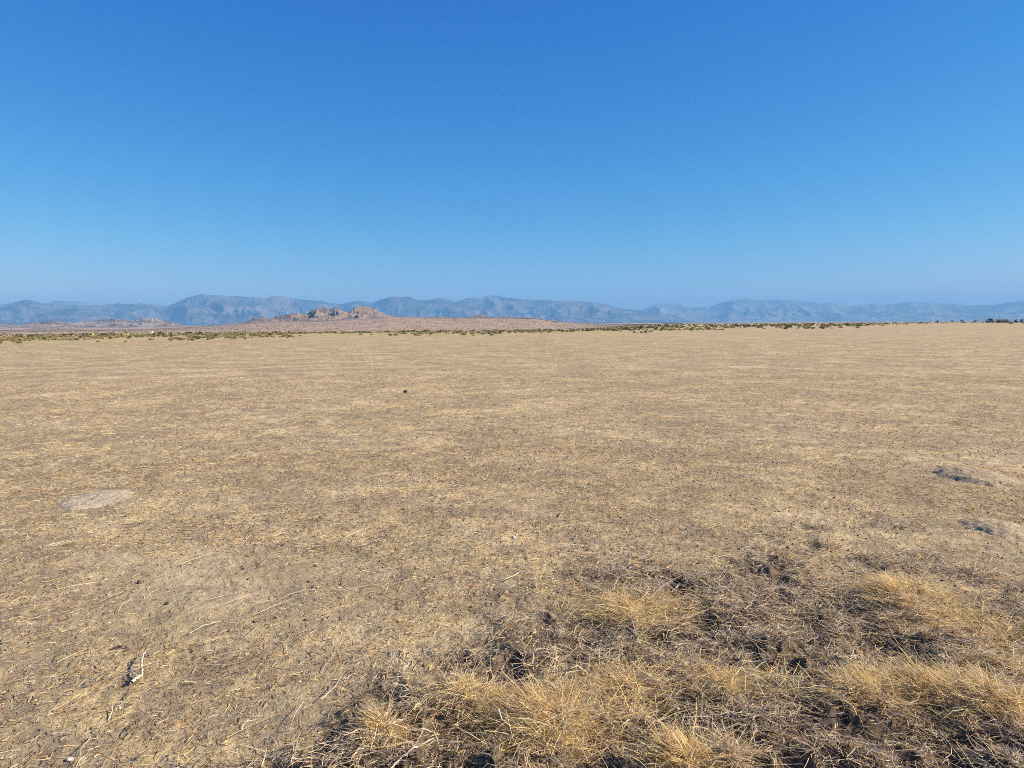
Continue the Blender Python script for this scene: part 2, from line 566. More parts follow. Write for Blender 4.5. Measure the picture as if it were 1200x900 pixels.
OUTC = [(500, 374), (508, 372), (514, 370.6), (518, 372), (535, 373.5), (553, 372), (558, 370), (563, 369.0), (568, 371), (575, 372.4), (590, 372.6), (598, 371.4),
        (605, 372.6), (612, 373.4), (618, 372.4), (628, 374), (634, 376), (642, 376), (648, 374.8), (653, 376.6), (662, 379)]

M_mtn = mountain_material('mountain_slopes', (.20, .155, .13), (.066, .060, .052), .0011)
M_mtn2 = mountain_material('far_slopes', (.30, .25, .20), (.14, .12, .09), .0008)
M_low = mountain_material('low_hills', (.36, .27, .20), (.15, .115, .09), .006)
M_but = mountain_material('butte_rock', (.32, .225, .16), (.13, .095, .072), .011, .38, .72)
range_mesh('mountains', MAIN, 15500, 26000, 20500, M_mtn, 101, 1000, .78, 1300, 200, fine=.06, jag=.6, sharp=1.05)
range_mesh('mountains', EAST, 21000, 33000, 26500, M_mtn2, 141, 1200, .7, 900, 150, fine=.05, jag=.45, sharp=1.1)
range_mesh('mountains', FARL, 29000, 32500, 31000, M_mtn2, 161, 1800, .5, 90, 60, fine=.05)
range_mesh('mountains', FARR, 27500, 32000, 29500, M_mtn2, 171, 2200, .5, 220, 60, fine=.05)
range_mesh('hills', LOWL, 4300, 6400, 5300, M_low, 201, 170, .85, 900, 220, ground_z, fine=.2, soft=8, jag=1.0)
range_mesh('hills', KNOLL, 3350, 3800, 3550, M_but, 221, 70, .6, 240, 80, ground_z, fine=.35, jag=1.2)
range_mesh('rocky_hills', BUTTE, 2600, 3500, 2980, M_but, 241, 80, .82, 760, 260, ground_z, fine=.11, sharp=.9, jag=1.1)
range_mesh('rocky_hills', OUTC, 2850, 3250, 3010, M_but, 261, 45, .6, 420, 80, ground_z, fine=.3, jag=1.2, lift=1.5)


# ------------------------------------------------------------------ shrubs
def shrub_mesh(name, n, w, h, base, tip, seed, leaf=.05):
    """a low rounded desert bush: twigs plus many little leaf faces in uneven clumps"""
    g = np.random.default_rng(seed)
    vs, cs, fs = [], [], []
    k = 9
    cl = np.stack([g.uniform(-.62, .62, k), g.uniform(-.62, .62, k), g.uniform(.28, .72, k)], -1)
    cr = g.uniform(.24, .42, k)
    which = g.integers(0, k, n)
    d = g.normal(size=(n, 3)); d /= np.linalg.norm(d, axis=1)[:, None]
    p = cl[which] + d * (cr[which] * g.uniform(.55, 1.05, n) ** .6)[:, None]
    p[:, 2] = np.abs(p[:, 2])
    p = p * np.array([w * .5, w * .5, h])
    a = g.normal(size=(n, 3)); a /= np.linalg.norm(a, axis=1)[:, None]
    b = np.cross(a, g.normal(size=(n, 3))); b /= np.linalg.norm(b, axis=1)[:, None]
    s = leaf * g.uniform(.6, 1.5, n)[:, None]
    q = np.stack([p - a * s, p + b * s * .6, p + a * s, p - b * s * .6], 1)
    tint = np.clip(g.uniform(0, 1, n) * .6 + .4 * g.uniform(0, 1, k)[which], 0, 1)[:, None]
    c = np.array(base) * (1 - tint) + np.array(tip) * tint
    v = q.reshape(-1, 3)
    col = np.repeat(np.concatenate([c, np.ones((n, 1))], 1), 4, 0)
    f = np.arange(4 * n).reshape(-1, 4)
    # twigs
    m = 26
    e = cl[g.integers(0, k, m)] * np.array([w * .5, w * .5, h])
    o = g.normal(size=(m, 3)) * .03 * w; o[:, 2] = -.05
    sd = np.cross(e - o, [0, 0, 1.0]) + 1e-4
    sd = sd / np.linalg.norm(sd, axis=1)[:, None] * .012
    q2 = np.stack([o - sd, o + sd, e + sd * .4, e - sd * .4], 1).reshape(-1, 3)
    f2 = np.arange(4 * m).reshape(-1, 4) + len(v)
    v = np.vstack([v, q2]); f = np.vstack([f, f2])
    col = np.vstack([col, np.tile([[.15, .11, .08, 1]], (len(q2), 1))])
    return mesh_np(name, v, f, M_leaf, col, False, link=False).data


OLIVE = ((.20, .19, .075), (.44, .39, .17))
YELLOW = ((.26, .215, .095), (.44, .365, .18))
DARK = ((.075, .075, .04), (.23, .215, .11))
TAN = ((.32, .215, .105), (.52, .38, .20))
PROTO = {k: [shrub_mesh('desert_shrub', 420, 1.0, .62, *c, 300 + 10 * i + j) for j in range(4)]
         for i, (k, c) in enumerate((('olive', OLIVE), ('yellow', YELLOW), ('dark', DARK), ('tan', TAN)))}


def put_shrub(kind, x, y, w, hgt, label, group=None):
    me = random.choice(PROTO[kind])
    o = bpy.data.objects.new('desert_shrub', me)
    COL.objects.link(o)
    o.location = (x, y, float(ground_z(x, y)) - .03)
    o.rotation_euler = (0, 0, random.uniform(0, 6.28))
    o.scale = (w, w * random.uniform(.8, 1.1), hgt / .62)
    return tag(o, label, 'shrub', group)


# bushes that stand out, at the spots where they can be made out
NAMED = [
    ('dark', 757, 389.8, 1.05, .42, 'black round bush standing alone in front of the middle scrub line'),
    ('tan', 762, 389.4, .8, .38, 'tan dry bush touching the right side of the black round bush'),
    ('olive', 458, 393.6, .95, .50, 'dark green bush standing forward of the scrub line right of the rocky buttes'),
    ('yellow', 464, 393.2, 1.0, .48, 'yellowish bush pressed against the forward dark green bush right of the buttes'),
    ('dark', 775, 387.6, 1.0, .42, 'dark bush right behind the black round bush, wide and low'),
    ('olive', 787, 387.2, 1.2, .5, 'green bush next right of the wide low dark bush in the middle'),
    ('dark', 921, 385.8, .95, .45, 'dark bush standing alone in front of the right scrub line, leftmost of four'),
    ('dark', 952, 385.8, .8, .5, 'small dark upright bush, second of four in front of the right scrub line'),
    ('dark', 965, 385.6, 1.35, .42, 'wide low dark bush, third of four in front of the right scrub line'),
    ('olive', 975, 385.4, .6, .35, 'smallest green bush, last of four in front of the right scrub line'),
    ('dark', 1184, 379.5, 3.2, 1.05, 'wide dark bush alone on the tan field below the house at far right'),
    ('dark', 1199, 379.0, 1.6, .8, 'dark bush cut by the right frame edge on the tan field'),
    ('dark', 587, 391.0, .95, .42, 'dark green bush in the scrub line below the small rock outcrops'),
    ('olive', 561, 390.8, .85, .48, 'dense green clump of bush left of the dark one below the outcrops'),
    ('dark', 52, 398.2, .62, .36, 'dark green bush at the front of the scrub band, far left'),
    ('dark', 200, 395.2, .8, .55, 'tallest dark bush in the left scrub band, right of the white tank'),
    ('dark', 232, 397.4, .75, .33, 'low dark green bush at the front of the scrub band below the big massif'),
    ('tan', 130, 397.2, .9, .42, 'orange-tan dry bush at the front of the scrub band below the low hills'),
]
for kind, px, py, w, hgt, lab in NAMED:
    x, y = on_ground(px, py)
    put_shrub(kind, float(x), float(y), w, hgt, lab)

cand = []
g = np.random.default_rng(11)
while len(cand) < 1900:
    px = g.uniform(-180, 1380)
    E = np.interp(px, *zip(*EDGE))
    k = g.uniform(0, 1)
    r = E * (1.0 + (.85 if px < 560 else .6 if px < 760 else 1.1) * k ** 1.2 + .075 * g.normal())
    a, _ = ray(px, 380)
    x, y = float(r * np.sin(a)), float(r * np.cos(a))
    if fbm(x * .09, y * .09, 51, 3) < (.33 if px < 340 else .50 if px < 620 else .57):
        continue
    if any(abs(x - c[0]) < .55 and abs(y - c[1]) < .8 for c in cand[-60:]):
        continue
    s = g.choice([g.uniform(.4, .8), g.uniform(.6, 1.35)]) * (1.0 if px < 760 else min(1.5, 1 + (px - 760) / 400))
    cand.append((x, y, s, s / r, px))
cand.sort(key=lambda c: -c[3] * (1 if -5 < c[4] < 1205 else .2))
LAB = {'olive': ('olive green rounded shrub in the scrub band along the far edge of the field', 'olive shrubs of the scrub band'),
       'yellow': ('dry yellow shrub in the scrub band along the far edge of the field', 'yellow shrubs of the scrub band'),
       'tan': ('bare tan brittle shrub in the scrub band along the far edge of the field', 'tan shrubs of the scrub band'),
       'dark': ('dark green low shrub in the scrub band along the far edge of the field', 'dark shrubs of the scrub band')}
N_IND = 278
for x, y, s, _, px in cand[:N_IND]:
    p = [.40, .28, .12, .20] if px < 500 else [.40, .20, .22, .18]
    kind = g.choice(['olive', 'yellow', 'dark', 'tan'], p=p)
    put_shrub(kind, x, y, s * .78, s * g.uniform(.24, .38), *LAB[kind])


def scrub_mass(pts, name, mat):
    """the uncountable rest: small leafy clumps, many faces each where near, few where far"""
    V, C, Fc = [], [], []
    nv = 0
    gg = np.random.default_rng(5)
    for (x, y, w, h, kind, n) in pts:
        z = 0.0
        d = gg.normal(size=(n, 3)); d /= np.linalg.norm(d, axis=1)[:, None]
        d[:, 2] = np.abs(d[:, 2])
        p = d * gg.uniform(.5, 1, (n, 1)) * np.array([w * .5, w * .5, h]) + np.array([x, y, 0])
        a = gg.normal(size=(n, 3)); a /= np.linalg.norm(a, axis=1)[:, None]
        b = np.cross(a, gg.normal(size=(n, 3))); b /= np.linalg.norm(b, axis=1)[:, None]
        s = w * (1.1 / math.sqrt(n)) * gg.uniform(.6, 1.3, (n, 1))
        V.append(np.stack([p - a * s, p + b * s * .7, p + a * s, p - b * s * .7], 1).reshape(-1, 3))
        lo, hi = kind
        t = gg.uniform(0, 1, (n, 1))
        C.append(np.repeat(np.concatenate([np.array(lo) * (1 - t) + np.array(hi) * t, np.ones((n, 1))], 1), 4, 0))
        nv += 4 * n
    v = np.vstack(V)
    cx = np.repeat(np.array([[p[0], p[1]] for p in pts]), [4 * p[5] for p in pts], 0)
    v[:, 2] += ground_z(cx[:, 0], cx[:, 1])
    o = mesh_np(name, v, np.arange(nv).reshape(-1, 4), mat, np.vstack(C))
    return tag(o, kind='stuff')


pal = [OLIVE, YELLOW, DARK, TAN]
pts = [(x, y, s * .78, s * g.uniform(.24, .38), pal[g.choice(4, p=[.36, .28, .16, .20])], 70) for x, y, s, _, px in cand[N_IND:]]
# thinner scrub on the plain farther out
for _ in range(2600):
    px = g.uniform(-250, 1450)
    E = np.interp(px, *zip(*EDGE))
    r = E * (1.5 if px < 760 else 1.6) * math.exp(g.uniform(0, 2.0))
    if r > 2600: continue
    a, _e = ray(px, 380)
    w = g.uniform(.8, 1.9)
    pts.append((float(r * np.sin(a)), float(r * np.cos(a)), w, w * .36, pal[g.choice(4, p=[.46, .04, .38, .12])], 26))
for _ in range(700):
    px = 690 + 760 * g.uniform(0, 1) ** .75
    E = np.interp(px, *zip(*EDGE))
    r = E * 1.25 * math.exp(g.uniform(0, 1.7))
    if r > 2900: continue
    a, _e = ray(px, 380)
    w = g.uniform(.9, 2.4)
    pts.append((float(r * np.sin(a)), float(r * np.cos(a)), w, w * .42, pal[g.choice(4, p=[.36, .14, .34, .16])], 30))
# creosote dots over the gravel slope
CREO = ((.10, .08, .055), (.19, .15, .10))
for _ in range(20000):
    px = g.uniform(-200, 800)
    r = math.sqrt(g.uniform(1200 ** 2, 3050 ** 2))
    a, _e = ray(px, 380)
    w = g.uniform(.8, 2.1)
    pts.append((float(r * np.sin(a)), float(r * np.cos(a)), w, w * .45, CREO, 7))
scrub_mass(pts, 'far_scrub', M_leaf)


# ------------------------------------------------------------------ far settlement at the right
def tree(px, r, h, w, label, hue=0):
    a, _e = ray(px, 376)
    x, y = float(r * np.sin(a)), float(r * np.cos(a))
    t = empty('tree', (x, y, float(ground_z(x, y))))
    tag(t, label, 'tree', 'trees by the far house')
    ns = 7
    ang = np.arange(ns) / ns * 2 * math.pi
    zz = [0, h * .3, h * .62]
    rr = [h * .05, h * .035, h * .018]
    v = np.array([[q * math.cos(b), q * math.sin(b), z] for z, q in zip(zz, rr) for b in ang])
    f = np.array([[i * ns + j, i * ns + (j + 1) % ns, (i + 1) * ns + (j + 1) % ns, (i + 1) * ns + j] for i in range(2) for j in range(ns)])
    mesh_np('trunk', v, f, M_bark).parent = t
    g = np.random.default_rng(int(px * 10))
    n, k = 900, 12
    cl = np.stack([g.normal(0, .26, k) * w, g.normal(0, .26, k) * w, g.uniform(.14, .82, k) * h], -1)
    wh = g.integers(0, k, n)
    d = g.normal(size=(n, 3)); d /= np.linalg.norm(d, axis=1)[:, None]
    p = cl[wh] + d * g.uniform(.4, 1, (n, 1)) * np.array([w * .24, w * .24, h * .17])
    a1 = g.normal(size=(n, 3)); a1 /= np.linalg.norm(a1, axis=1)[:, None]
    b1 = np.cross(a1, g.normal(size=(n, 3))); b1 /= np.linalg.norm(b1, axis=1)[:, None]
    s = .05 * h * g.uniform(.6, 1.4, (n, 1))
    q = np.stack([p - a1 * s, p + b1 * s * .6, p + a1 * s, p - b1 * s * .6], 1).reshape(-1, 3)
    tt = g.uniform(0, 1, (n, 1))
    c = np.array((.04, .048, .028)) * (1 - tt) + np.array((.085, .095, .05)) * tt
    mesh_np('crown', q, np.arange(4 * n).reshape(-1, 4), M_leaf, np.repeat(np.concatenate([c, np.ones((n, 1))], 1), 4, 0)).parent = t
    return t


for args in [
    (1159.5, 820, 5.2, 4.2, 'tallest round dark tree left of the far tan house'),
    (1163.5, 840, 2.7, 2.6, 'short dark tree touching the right side of the tallest round tree'),
    (1169.5, 830, 2.8, 3.2, 'bushy dark tree at the left corner of the far tan house'),
    (1181, 850, 2.6, 5.0, 'wide low dark tree at the right end of the far tan house'),
    (1190.5, 830, 3.7, 2.4, 'narrow upright dark tree between the far house and the frame edge'),
    (1197.5, 830, 3.6, 3.4, 'dark round tree at the right frame edge'),
    (1127.5, 1900, 6.0, 9.5, 'hazy blue-grey broad tree rising from the far scrub line'),
    (1143, 1300, 3.6, 6.0, 'low wide tree between the hazy broad tree and the tallest round tree'),
    (1116, 1500, 4.0, 6.5, 'low dark tree left of the hazy broad tree'),
    (1098.5, 1300, 4.0, 3.6, 'small tree alone on the scrub line, leftmost of the distant trees'),
    (654, 1100, 3.2, 5.4, 'wide dark bushy tree at the right foot of the gravel slope'),
    (641, 1080, 3.0, 5.0, 'dark bushy tree left of the wide one at the right foot of the gravel slope'),
]:
    tree(*args)


def box(x0, x1, y0, y1, z0, z1):
    v = np.array([[x, y, z] for x in (x0, x1) for y in (y0, y1) for z in (z0, z1)], float)
    f = np.array([[0, 1, 3, 2], [4, 6, 7, 5], [0, 4, 5, 1], [2, 3, 7, 6], [0, 2, 6, 4], [1, 5, 7, 3]])
    return v, f


def house(px, r):
    a, _e = ray(px, 376)
    x, y = float(r * np.sin(a)), float(r * np.cos(a))
    t = empty('house', (x, y, float(ground_z(x, y))), -float(a))
    tag(t, 'tan low house with a brown gable roof among trees at far right', 'house')
    v, f = box(-4.5, 4.5, -3, 3, -.3, 2.5)
    mesh_np('wall', v, f, M_tan).parent = t
    v = np.array([[-5, -3.5, 2.42], [5, -3.5, 2.42], [5, 0, 3.5], [-5, 0, 3.5], [-5, 3.5, 2.42], [5, 3.5, 2.42]], float)
    v = np.vstack([v, v - [0, 0, .12]])
    f = np.array([[0, 1, 2, 3], [3, 2, 5, 4], [7, 6, 9, 8], [8, 9, 10, 11], [0, 6, 7, 1], [5, 11, 10, 4], [1, 7, 8, 2], [2, 8, 11, 5], [0, 3, 9, 6], [3, 4, 10, 9]])
    mesh_np('roof', v, f, M_roof).parent = t
    v, f = box(-.5, .4, -3.04, -2.99, -.05, 2.0)
    mesh_np('door', v, f, M_roof).parent = t
    for wx in (-3.2, 2.4):
        v, f = box(wx - .6, wx + .6, -3.04, -2.99, .9, 2.0)
        mesh_np('window', v, f, M_glass).parent = t


house(1174.5, 860)


def ring_solid(prof, ns=24):
    v = np.array([[q * math.cos(2 * math.pi * j / ns), q * math.sin(2 * math.pi * j / ns), z] for q, z in prof for j in range(ns)])
    f = np.array([[i * ns + j, i * ns + (j + 1) % ns, (i + 1) * ns + (j + 1) % ns, (i + 1) * ns + j] for i in range(len(prof) - 1) for j in range(ns)])
    return v, f


def tank(px, r):
    a, _e = ray(px, 388)
    x, y = float(r * np.sin(a)), float(r * np.cos(a))
    t = empty('water_tank', (x, y, float(ground_z(x, y))))
    tag(t, 'small white upright tank with a pointed top on the gravel slope below the left hills', 'tank')
    mesh_np('shell', *ring_solid([(1.55, -.5), (1.55, 4.4)]), M_white, None, False).parent = t
    mesh_np('roof', *ring_solid([(1.65, 4.38), (1.62, 4.46), (.8, 5.7), (.02, 6.6)]), M_white).parent = t
    v, f = box(-.4, .4, -1.62, -1.5, 0, 1.8)
    mesh_np('door', v, f, M_glass).parent = t


tank(178.5, 1480)


def pole(px, r, h, label):
    a, _e = ray(px, 376)
    x, y = float(r * np.sin(a)), float(r * np.cos(a))
    t = empty('utility_pole', (x, y, float(ground_z(x, y))), -float(a))
    tag(t, label, 'utility pole', 'distant utility poles')
    mesh_np('shaft', *ring_solid([(.17, -.5), (.12, h), (.01, h + .02)], 8), M_pole).parent = t
    v, f = box(-1.2, 1.2, -.2, -.1, h - .9, h - .75)
    mesh_np('crossarm', v, f, M_pole).parent = t


pole(1090.5, 1250, 9, 'faint thin utility pole left of the hazy broad tree')
pole(1171.5, 1150, 8.5, 'faint thin utility pole rising behind the far tan house')


# ------------------------------------------------------------------ straw
def ribbons(P, az, elev, L, W, droop, curl, tw, col, segs=2):
    """grass blades and straws as narrow ribbons; every argument is an array over blades"""
    n = len(P)
    T = np.linspace(0, 1, segs + 1)
    dx, dy = np.sin(az), np.cos(az)
    ce, se = np.cos(elev), np.sin(elev)
    pts = []
    for t in T:
        h = L * t * ce
        s = L * curl * t * t
        pts.append(np.stack([P[:, 0] + dx * h + dy * s, P[:, 1] + dy * h - dx * s, P[:, 2] + L * (t * se - droop * t * t)], -1))
    d = pts[-1] - pts[0]
    d /= np.linalg.norm(d, axis=1)[:, None] + 1e-9
    ref = np.stack([np.sin(tw), np.cos(tw), np.sin(tw * 3) * .8], -1)
    side = np.cross(d, ref)
    side /= np.linalg.norm(side, axis=1)[:, None] + 1e-9
    V = np.empty((n, segs + 1, 2, 3))
    for k, t in enumerate(T):
        w = (W * (1 - .65 * t) * .5)[:, None]
        V[:, k, 0] = pts[k] - side * w
        V[:, k, 1] = pts[k] + side * w
    base = np.arange(n)[:, None] * (2 * segs + 2)
    F_ = []
    for k in range(segs):
        F_.append(np.stack([base[:, 0] + 2 * k, base[:, 0] + 2 * k + 1, base[:, 0] + 2 * k + 3, base[:, 0] + 2 * k + 2], -1))
    C = np.repeat(np.concatenate([col, np.ones((n, 1))], 1), 2 * segs + 2, 0)
    return V.reshape(-1, 3), np.concatenate(F_), C


def palette(g, n, cols, p, jit=.22):
    c = np.array(cols)[g.choice(len(cols), n, p=p)]
    return np.clip(c * (1 + g.uniform(-jit, jit, (n, 1))) * (1 + g.uniform(-.06, .06, (n, 3))), 0.01, .85)


PALE, GOLD, GREY, BRN, RUST, BLK = (.82, .63, .40), (.88, .565, .235), (.46, .365, .275), (.25, .175, .11), (.38, .19, .075), (.07, .055, .045)


def wedge(g, n, r0, r1, half=40):
    r = np.sqrt(g.uniform(r0 * r0, r1 * r1, n))
    a = R(1) * g.uniform(-half, half, n)
    return r * np.sin(a), r * np.cos(a)


parts = []
g = np.random.default_rng(21)


def add_straw(x, y, L, W, elev, zoff, cols, p, droop=.12, curl=.24):
    n = len(x)
    if not n: return
    mz, ins = mound_h(x, y)
    k = g.uniform(0, 1, n) > ins * .62
    x, y, L, W, elev, zoff = x[k], y[k], L[k], W[k], elev[k], zoff[k]
    z = (ground_z(x, y) + mz[k]) + zoff
    n = len(x)
    parts.append(ribbons(np.stack([x, y, z], -1), g.uniform(0, 2 * math.pi, n), elev, L, W, g.uniform(0, 2 * droop, n),
                         g.normal(0, curl, n), g.uniform(0, 6.28, n), palette(g, n, cols, p)))


# weedy corner: thick tangle
x, y = wedge(g, 230000, 2.05, 5.8, 41)
d = dense_at(x, y)
hole = sstep(.40, .60, fbm(x * 5.0, y * 5.0, 63, 5, .6))
k = g.uniform(0, 1, len(x)) < d * (.24 + .66 * hole) * (1 - .66 * shade_hollow_at(x, y))
x, y, hole = x[k], y[k], hole[k]; n = len(x)
add_straw(x, y, g.gamma(2.6, .016, n) + .014, g.uniform(.0022, .0056, n), R(1) * np.abs(g.normal(8, 20, n)), g.uniform(.0, .045, n) * (.3 + .7 * hole),
          [PALE, GOLD, GREY, (.60, .475, .335), BRN, BLK], [.26, .06, .28, .28, .07, .05], curl=.5)
# golden stems fallen about the tufts
x, y = wedge(g, 420000, 2.05, 5.2, 41)
gl = np.zeros(len(x))
for (tx, ty, hw), T in zip(TXY, TUFTS):
    gl = np.maximum(gl, np.exp(-(((x - tx - .15 * hw) / (hw * 1.1)) ** 2 + ((y - ty) / (hw * T[4] * 1.0)) ** 2)))
k = g.uniform(0, 1, len(x)) < gl ** 1.4 * sstep(.28, .52, fbm(x * 6, y * 6, 64, 4)) * (1 - .9 * shade_hollow_at(x, y))
x, y = x[k], y[k]; n = len(x)
add_straw(x, y, g.gamma(4, .022, n) + .03, g.uniform(.0016, .0034, n), R(1) * np.abs(g.normal(12, 14, n)), g.uniform(.0, .04, n),
          [PALE, GOLD, (.90, .66, .36), BRN], [.3, .36, .30, .04])
# open field: short broken straw lying flat and standing stubble
x, y = wedge(g, 150000, 2.05, 9.5, 41)
b = bare_at(x, y)
k = g.uniform(0, 1, len(x)) < np.clip((1.05 - b) * (.25 + 1.3 * fbm(x * 2.1, y * 2.1, 66, 4) ** 1.3), 0, 1)
x, y = x[k], y[k]; n = len(x)
add_straw(x, y, g.gamma(2.2, .011, n) + .010, g.uniform(.0018, .0046, n), R(1) * np.abs(g.normal(2, 13, n)), g.uniform(.0, .008, n),
          [PALE, GOLD, GREY, BRN, RUST, BLK], [.30, .17, .19, .12, .12, .10])
x, y = wedge(g, 120000, 9.0, 24, 41)
k = g.uniform(0, 1, len(x)) < np.clip(.15 + 1.5 * fbm(x * 1.4, y * 1.4, 68, 4) ** 1.4, 0, 1)
x, y = x[k], y[k]; n = len(x)
add_straw(x, y, g.gamma(2.5, .02, n) + .02, g.uniform(.003, .006, n), R(1) * np.abs(g.normal(5, 18, n)), g.uniform(.0, .015, n),
          [PALE, GOLD, GREY, BRN, RUST, BLK], [.38, .20, .16, .10, .10, .06])
x, y = wedge(g, 60000, 22, 70, 41)
k = g.uniform(0, 1, len(x)) < np.clip(.05 + 1.6 * fbm(x * .5, y * .9, 70, 4) ** 1.5, 0, 1)
x, y = x[k], y[k]; n = len(x)
add_straw(x, y, g.gamma(2.5, .035, n) + .03, g.uniform(.005, .010, n), R(1) * np.abs(g.normal(6, 14, n)), g.uniform(.0, .015, n),
          [(.62, .47, .28), (.58, .41, .20), GREY, BRN], [.45, .25, .18, .12])
# a few long stalks lying about
x, y = wedge(g, 900, 2.1, 7, 41)
n = len(x)
add_straw(x, y, g.uniform(.08, .26, n), g.uniform(.002, .0042, n), R(1) * np.abs(g.normal(3, 5, n)), g.uniform(.005, .03, n), [PALE, GOLD], [.75, .25], .06)
V = np.concatenate([p[0] for p in parts])
off = np.cumsum([0] + [len(p[0]) for p in parts[:-1]])
FF = np.concatenate([p[1] + o for p, o in zip(parts, off)])
CC = np.concatenate([p[2] for p in parts])
tag(mesh_np('straw_litter', V, FF, M_straw, CC), kind='stuff')

# clods of soil and leaf crumbs
x, y = wedge(g, 52000, 2.05, 13, 41)
k = g.uniform(0, 1, len(x)) < np.clip(3.2 * (fbm(x * 1.7, y * 1.7, 81, 5, .65) - .42) + .5 * dense_at(x, y), 0.03, 1)
x, y = x[k], y[k]; n = len(x)
s = np.clip(g.lognormal(-5.25, .5, n), .002, .014)
tet = np.array([[1, .2, -.3], [-.5, .9, -.3], [-.6, -.8, -.3], [.1, .1, .75]])
ang = g.uniform(0, 6.28, n)
ca, sa = np.cos(ang), np.sin(ang)
tv = tet[None] * (1 + g.uniform(-.35, .35, (n, 4, 3))) * s[:, None, None]
vx = tv[..., 0] * ca[:, None] - tv[..., 1] * sa[:, None] + x[:, None]
vy = tv[..., 0] * sa[:, None] + tv[..., 1] * ca[:, None] + y[:, None]
vz = tv[..., 2] + (ground_z(x, y) + s * .2)[:, None]
v = np.stack([vx, vy, vz], -1).reshape(-1, 3)
f = (np.arange(n)[:, None, None] * 4 + np.array([[0, 1, 3], [1, 2, 3], [2, 0, 3], [0, 2, 1]])[None]).reshape(-1, 3)
c = palette(g, n, [(.27, .205, .14), (.16, .12, .085), (.06, .048, .04), (.60, .55, .46), (.26, .13, .055)], [.42, .22, .14, .06, .16])
tag(mesh_np('soil_crumbs', v, f, M_straw, np.repeat(np.concatenate([c, np.ones((n, 1))], 1), 4, 0)), kind='stuff')

# golden tufts, each a thing of its own
for (px, py, hwp, h, dr, cnt, lab), (tx, ty, hw) in zip(TUFTS, TXY):
    gg = np.random.default_rng(int(px * 7 + py))
    n = int(cnt * 2.3)
    a = gg.uniform(0, 2 * math.pi, n)
    q = np.abs(gg.normal(0, .66, n))
    x = tx + np.cos(a) * q * hw
    y = ty + np.sin(a) * q * hw * dr
    keep = fbm(x * 11, y * 11, 91, 3) > gg.uniform(.16, .48, n)
    x, y, q = x[keep], y[keep], q[keep]; n = len(x)
    z = ground_z(x, y) - .008
    L = .78 * h * (1.2 - .4 * np.clip(q, 0, 1.4)) * gg.uniform(.45, 1.3, n) * (.55 + .9 * fbm(x * 8, y * 8, 92, 3))
    az = np.where(gg.uniform(0, 1, n) < .80, gg.normal(-math.pi / 2 + .25, .5, n), gg.uniform(0, 6.28, n))
    el = np.clip(gg.normal(R(31), R(17), n), R(6), R(88))
    tall = gg.uniform(0, 1, n) < .035
    L = L * np.where(tall, gg.uniform(1.3, 1.9, n), 1)
    wid = gg.uniform(.0020, .0042, n) * np.where(tall, 1.25, 1)
    col = palette(gg, n, [GOLD, (.90, .65, .35), PALE, (.62, .40, .17), GREY], [.36, .33, .15, .08, .08], .2)
    V, FF, CC = ribbons(np.stack([x, y, z], -1), az, el, L, wid, gg.uniform(.02, .38, n), gg.normal(0, .16, n), gg.uniform(0, 6.28, n), col, 3)
    V = V - np.array([tx, ty, float(ground_z(tx, ty))])
    o = mesh_np('dry_grass_tuft', V, FF, M_straw, CC)
    o.location = (tx, ty, float(ground_z(tx, ty)))
    tag(o, lab, 'grass tuft', 'golden grass tufts in the weedy corner')


# ------------------------------------------------------------------ twigs, stones and mounds
def tube(path, r0, r1, ns=6):
    P = [Vector(p) for p in path]
    v, f = [], []
    for i, p in enumerate(P):
        d = (P[min(i + 1, len(P) - 1)] - P[max(i - 1, 0)]).normalized()
        u = d.cross(Vector((.1, .2, 1))).normalized()
        w = d.cross(u)
        rad = r0 + (r1 - r0) * i / (len(P) - 1)
        for j in range(ns):
            b = 2 * math.pi * j / ns
            v.append(p + (u * math.cos(b) + w * math.sin(b)) * rad)
    for i in range(len(P) - 1):
        for j in range(ns):
            f.append([i * ns + j, i * ns + (j + 1) % ns, (i + 1) * ns + (j + 1) % ns, (i + 1) * ns + j])
    return np.array([tuple(q) for q in v]), np.array(f)


def twig(name, label, branches, mat=None):
    """branches: lists of (px, py, height above ground) plus radii; the first one starts the twig"""
    allv, allf, nv = [], [], 0
    for pts_, r0, r1 in branches:
        path = []
        for (px, py, hh) in pts_:
            gx, gy = on_ground(px, py, hh)
            path.append((float(gx), float(gy), hh + float(ground_z(gx, gy)) * (1 if hh < .03 else .6) + .004))
        fine = []
        for i in range(len(path) - 1):
            for k in range(4):
                t = k / 4
                p = [path[i][c] * (1 - t) + path[i + 1][c] * t for c in range(3)]
                fine.append([p[0] + random.uniform(-.003, .003), p[1] + random.uniform(-.003, .003), p[2] + random.uniform(-.001, .003)])
        fine.append(path[-1])
        v, f = tube(fine, r0, r1)
        allv.append(v); allf.append(f + nv); nv += len(v)
    v = np.vstack(allv)
    o0 = v.mean(0) * [1, 1, 0]
    o = mesh_np(name, v - o0, np.vstack(allf), mat or M_stick, None, True)
    o.location = o0
    return tag(o, label, 'twig', None)


